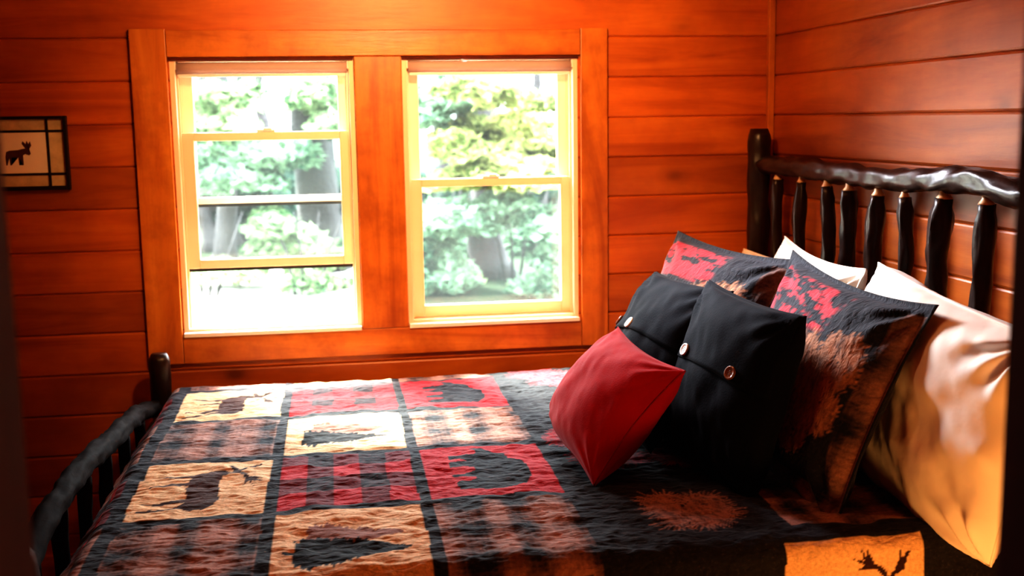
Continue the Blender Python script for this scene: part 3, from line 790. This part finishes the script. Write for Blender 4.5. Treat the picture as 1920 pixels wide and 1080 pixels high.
def land(name, keep, mat, dz=0.0):
    bm = bmesh.new(); vv = {}
    def V(i, j):
        if (i, j) not in vv:
            x, y = -30+1.0*i, 0.3+1.0*j
            vv[i, j] = bm.verts.new((x, y, gz(y)+0.10*noise.noise(Vector((x*.2, y*.2, 0)))+dz))
        return vv[i, j]
    for i in range(66):
        for j in range(42):
            if keep(-29.5+i, 0.8+j): bm.faces.new((V(i, j), V(i+1, j), V(i+1, j+1), V(i, j+1)))
    return structure(obj(name, bm, mat))
pale = lambda x, y: x < 0.9 and y < 15.5 + 0.8*sin(x*0.7)
land('ground', pale, M_ground); land('forest_floor', lambda x, y: not pale(x, y), M_grass)

def leaves(name, clumps, mat, parent, size, per, seed):
    """clumps = list of (centre, radii); leaves hang in flat tiers like beech or hemlock sprays"""
    r = np.random.default_rng(seed)
    P = []
    for (c, rad) in clumps:
        n = per
        d = r.normal(size=(n, 3)); d /= np.linalg.norm(d, axis=1)[:, None]
        rr = r.random(n)**0.5
        p = np.array(c)+d*rr[:, None]*np.array(rad)
        p[:, 2] -= 0.25*(np.hypot(*(d[:, :2]*rr[:, None]).T))**2*rad[0]
        P.append(p)
    P = np.concatenate(P); n = len(P)
    a = r.random(n)*2*pi; tl = r.normal(0, 0.45, n)
    s = size*(0.6+0.8*r.random(n))
    ax = np.stack([np.cos(a), np.sin(a), np.sin(tl)], -1); bx = np.stack([-np.sin(a), np.cos(a), np.cos(tl)*r.normal(0, 0.8, n)], -1)
    s = s[:, None]
    v0, v1, v2, v3 = P-ax*s, P+bx*s*0.42, P+ax*s, P-bx*s*0.42
    co = np.stack([v0, v1, v2, v3], 1).reshape(-1, 3); qd = np.arange(4*n).reshape(-1, 4)
    me = mesh_np(name, co, qd); me.materials.append(mat)
    me.polygons.foreach_set('use_smooth', np.zeros(n, bool))
    o = bpy.data.objects.new(name, me); link(o, parent); o.matrix_parent_inverse = Matrix.Translation(parent.location).inverted()
    return o

def tree(name, label, x, y, r, h, mat, clumps, size=0.09, per=350, seed=0, group='trees behind the house', lean=0.0):
    t = thing(name, label, 'tree', (x, y, gz(y)), group)
    bm = bmesh.new(); n = 16
    pts = [(x+lean*(i/n)+0.06*sin(i*0.9+seed), y, gz(y)+h*i/n) for i in range(n+1)]
    tube(bm, pts, [r*(1.35 if i == 0 else 1-0.5*i/n) for i in range(n+1)], 16, wob=0.3, seed=seed)
    obj('trunk', bm, M_trunk, t)
    if clumps: leaves('foliage', clumps, mat, t, size, per, seed)
    return t
def ray_at(u, v, y):
    """where a sight line at (u, v) lands at depth y outside - used once to lay out the planting"""
    F = 2122.5; r_, u_, f_ = CAMR
    d = r_*((u-960)/F) - u_*((v-540)/F) + f_
    return CAMP + d*((y-CAMP.y)/d.y)
yaw, pit, rol = 0.156313537, 0.148014527, -0.0146887321
fwd = Vector((sin(yaw)*cos(pit), cos(yaw)*cos(pit), -sin(pit))); r0 = Vector((cos(yaw), -sin(yaw), 0)); u0 = r0.cross(fwd)
CAMR = (r0*cos(rol)+u0*sin(rol), -r0*sin(rol)+u0*cos(rol), fwd); CAMP = Vector((0, -3.9, 1.56))

rt = random.Random(11)
def spray(u0, u1, v0, v1, y, n, rad):
    out = []
    for _ in range(n):
        p = ray_at(rt.uniform(u0, u1), rt.uniform(v0, v1), y+rt.uniform(-0.8, 0.8)); k = rt.uniform(0.6, 1.2)
        out.append((tuple(p), (rad*k, rad*k, rad*0.35*k)))
    return out
p = ray_at(592, 300, 15.0)
tree('broadleaf_tree', 'stout grey tree trunk seen through the right side of the left window', p.x, 15.0, 0.36, 9, M_leafA, spray(480, 640, 400, 470, 13.5, 10, 0.5)+spray(370, 640, 140, 250, 14, 14, 0.55), 0.09, 320, 1)
p = ray_at(915, 480, 13.5)
tree('broadleaf_tree', 'dark tree trunk low in the middle of the right window', p.x, 13.5, 0.30, 4.0, M_leafB, spray(840, 1030, 150, 340, 12.0, 34, 0.42), 0.09, 330, 2)
p = ray_at(800, 300, 14.0)
tree('broadleaf_tree', 'cool green leafy tree at the left of the right window', p.x-0.3, 14.0, 0.16, 8, M_leafD, spray(770, 840, 140, 240, 13, 7, 0.6)+spray(780, 860, 380, 560, 12, 8, 0.5), 0.09, 300, 3)
p = ray_at(1010, 500, 12.5)
tree('broadleaf_tree', 'green leafy tree at the lower right of the right window', p.x+0.6, 12.5, 0.14, 5, M_leafD, spray(970, 1050, 430, 560, 12, 9, 0.45)+spray(790, 1040, 370, 430, 11.5, 11, 0.45), 0.09, 300, 4)
p = ray_at(420, 330, 15.5)
tree('broadleaf_tree', 'pale green leafy tree at the left of the left window', p.x, 15.5, 0.17, 8, M_leafD, spray(350, 560, 265, 350, 14, 26, 0.45), 0.08, 300, 5)
for i, (u, r_) in enumerate(((388, 0.11), (410, 0.08), (436, 0.14), (468, 0.09), (500, 0.12), (870, 0.12), (1005, 0.12), (830, 0.10))):
    p = ray_at(u, 430, 17.5+0.3*i)
    tree('slim_tree', 'slim dark trunk among the trees far beyond the windows', p.x, 17.5+0.3*i, r_*1.3, 3.4, M_leafC, spray(u-25, u+25, 330, 400, 17.5+0.3*i, 3, 0.5), 0.12, 160, 20+i, group='slim dark trunks in the wood beyond the windows')
# dark undergrowth bank behind
def shrub(label, cl, mat, seed, size, per):
    c0 = cl[0][0]; y = c0[1]
    t = thing('shrub', label, 'shrub', (c0[0], y, gz(y)), 'shrubs at the edge of the wood')
    bm = bmesh.new()
    for k in range(4):
        tube(bm, [(c0[0]+0.1*k-0.2, y, gz(y)-0.05), (c0[0]+0.2*(k-1.5), y+0.05, gz(y)+0.6), (c0[0]+0.35*(k-1.5), y, gz(y)+1.2)], [0.03, 0.02, 0.01], 6)
    obj('stem', bm, M_trunk, t); leaves('foliage', cl, mat, t, size, per, seed)
LAB = ['dark green shrub low behind the left half of the left window', 'dark green shrub low behind the right half of the left window', 'dark green shrub low at the left of the right window',
       'dark green shrub behind the dark trunk in the right window', 'dark green shrub low at the right of the right window']
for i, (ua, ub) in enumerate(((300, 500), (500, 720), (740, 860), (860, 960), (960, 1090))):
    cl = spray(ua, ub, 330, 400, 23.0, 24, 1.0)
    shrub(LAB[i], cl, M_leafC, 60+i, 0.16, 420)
for i, (ua, ub, va, vb, l) in enumerate(((360, 480, 500, 515, 'light green low bush at the edge of the pale ground, left in the left window'), (560, 660, 495, 540, 'light green low bush at the edge of the pale ground, right in the left window'), (780, 860, 520, 570, 'light green low bush at the bottom left of the right window'), (930, 1045, 530, 570, 'light green low bush at the bottom right of the right window'))):
    shrub(l, spray(ua, ub, va, vb, 13.0, 7, 0.4), M_leafA, 80+i, 0.08, 260)

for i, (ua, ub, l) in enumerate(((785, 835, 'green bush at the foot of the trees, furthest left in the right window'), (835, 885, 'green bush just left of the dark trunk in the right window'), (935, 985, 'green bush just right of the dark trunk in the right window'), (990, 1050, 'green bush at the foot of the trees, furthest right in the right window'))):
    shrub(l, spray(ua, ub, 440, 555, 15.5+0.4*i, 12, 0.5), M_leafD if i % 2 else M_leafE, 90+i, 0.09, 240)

# ------------------------------------------------------------------ light
W = bpy.data.worlds.new('sky'); SC.world = W; W.use_nodes = True
nt = W.node_tree; nt.nodes.clear()
wo = nt.nodes.new('ShaderNodeOutputWorld'); bg = nt.nodes.new('ShaderNodeBackground')
tcw = nt.nodes.new('ShaderNodeTexCoord'); sp = nt.nodes.new('ShaderNodeSeparateXYZ'); rm = nt.nodes.new('ShaderNodeValToRGB')
nt.links.new(tcw.outputs['Generated'], sp.inputs[0]); nt.links.new(sp.outputs[2], rm.inputs[0])
e = rm.color_ramp.elements; e[0].position = 0.0; e[0].color = (0.055, 0.064, 0.062, 1); e[1].position = 0.75; e[1].color = (0.80, 0.87, 1.0, 1)
em = rm.color_ramp.elements.new(0.22); em.color = (0.36, 0.40, 0.43, 1)
nt.links.new(rm.outputs[0], bg.inputs[0]); bg.inputs[1].default_value = 50.0
nt.links.new(bg.outputs[0], wo.inputs[0])

def light(name, typ, loc, energy, col, size=0.1, rot=None, **kw):
    l = bpy.data.lights.new(name, typ); l.energy = energy; l.color = col
    if typ == 'POINT' or typ == 'SPOT': l.shadow_soft_size = size
    if typ == 'AREA': l.size = size
    for k, v in kw.items(): setattr(l, k, v)
    o = bpy.data.objects.new(name, l); o.location = loc
    if rot: o.rotation_euler = rot
    link(o); return o
sun_ = light('sunlight', 'SUN', (-4.5, 10, 11), 75.0, (1.0, 0.96, 0.88), angle=radians(14))
for x0, x1 in OPEN:
    l = light('window_portal', 'AREA', ((x0+x1)/2, 0.16, (OZ0+OZ1)/2), 1, (1, 1, 1), x1-x0, rot=(radians(-90), 0, 0), shape='RECTANGLE', size_y=OZ1-OZ0)
    l.data.cycles.is_portal = True
def aim(o, tgt):
    d = Vector(tgt)-o.location; o.rotation_euler = d.to_track_quat('-Z', 'Y').to_euler()
aim(sun_, (0, 0, 0))
light('ceiling_lamp', 'POINT', (0.30, -1.2, 2.25), 12, (1.0, 0.55, 0.24), 0.09)
sp_ = light('wall_washer', 'SPOT', (0.25, -1.75, 2.25), 175, (1.0, 0.56, 0.24), 0.07, spot_size=radians(84), spot_blend=1.0); aim(sp_, (0.42, 0.0, 1.48))
light('bedside_lamp', 'POINT', (1.08, -2.38, 0.50), 12, (1.0, 0.47, 0.14), 0.06)

ll_ = light('window_daylight', 'AREA', (0.45, -0.12, 1.93), 5.5, (0.86, 0.90, 1.0), 0.4); aim(ll_, (1.40, -1.45, 0.98)); ll_.data.spread = radians(44)  # added fill light inside the room to brighten the pillow tops

# ------------------------------------------------------------------ camera
cam = bpy.data.cameras.new('camera'); cam.sensor_width = 36; cam.sensor_fit = 'HORIZONTAL'; cam.lens = 2122.5/1920*36
cam.clip_start = 0.02; cam.clip_end = 200
cam.dof.use_dof = True; cam.dof.focus_distance = 2.75; cam.dof.aperture_fstop = 3.5
co_ = bpy.data.objects.new('camera', cam); link(co_)
R_, U_, F_ = CAMR
co_.matrix_world = Matrix(((R_.x, U_.x, -F_.x, CAMP.x), (R_.y, U_.y, -F_.y, CAMP.y), (R_.z, U_.z, -F_.z, CAMP.z), (0, 0, 0, 1)))
SC.camera = co_
SC.view_settings.view_transform = 'Standard'
SC.view_settings.look = 'High Contrast'
SC.view_settings.exposure = 0.0
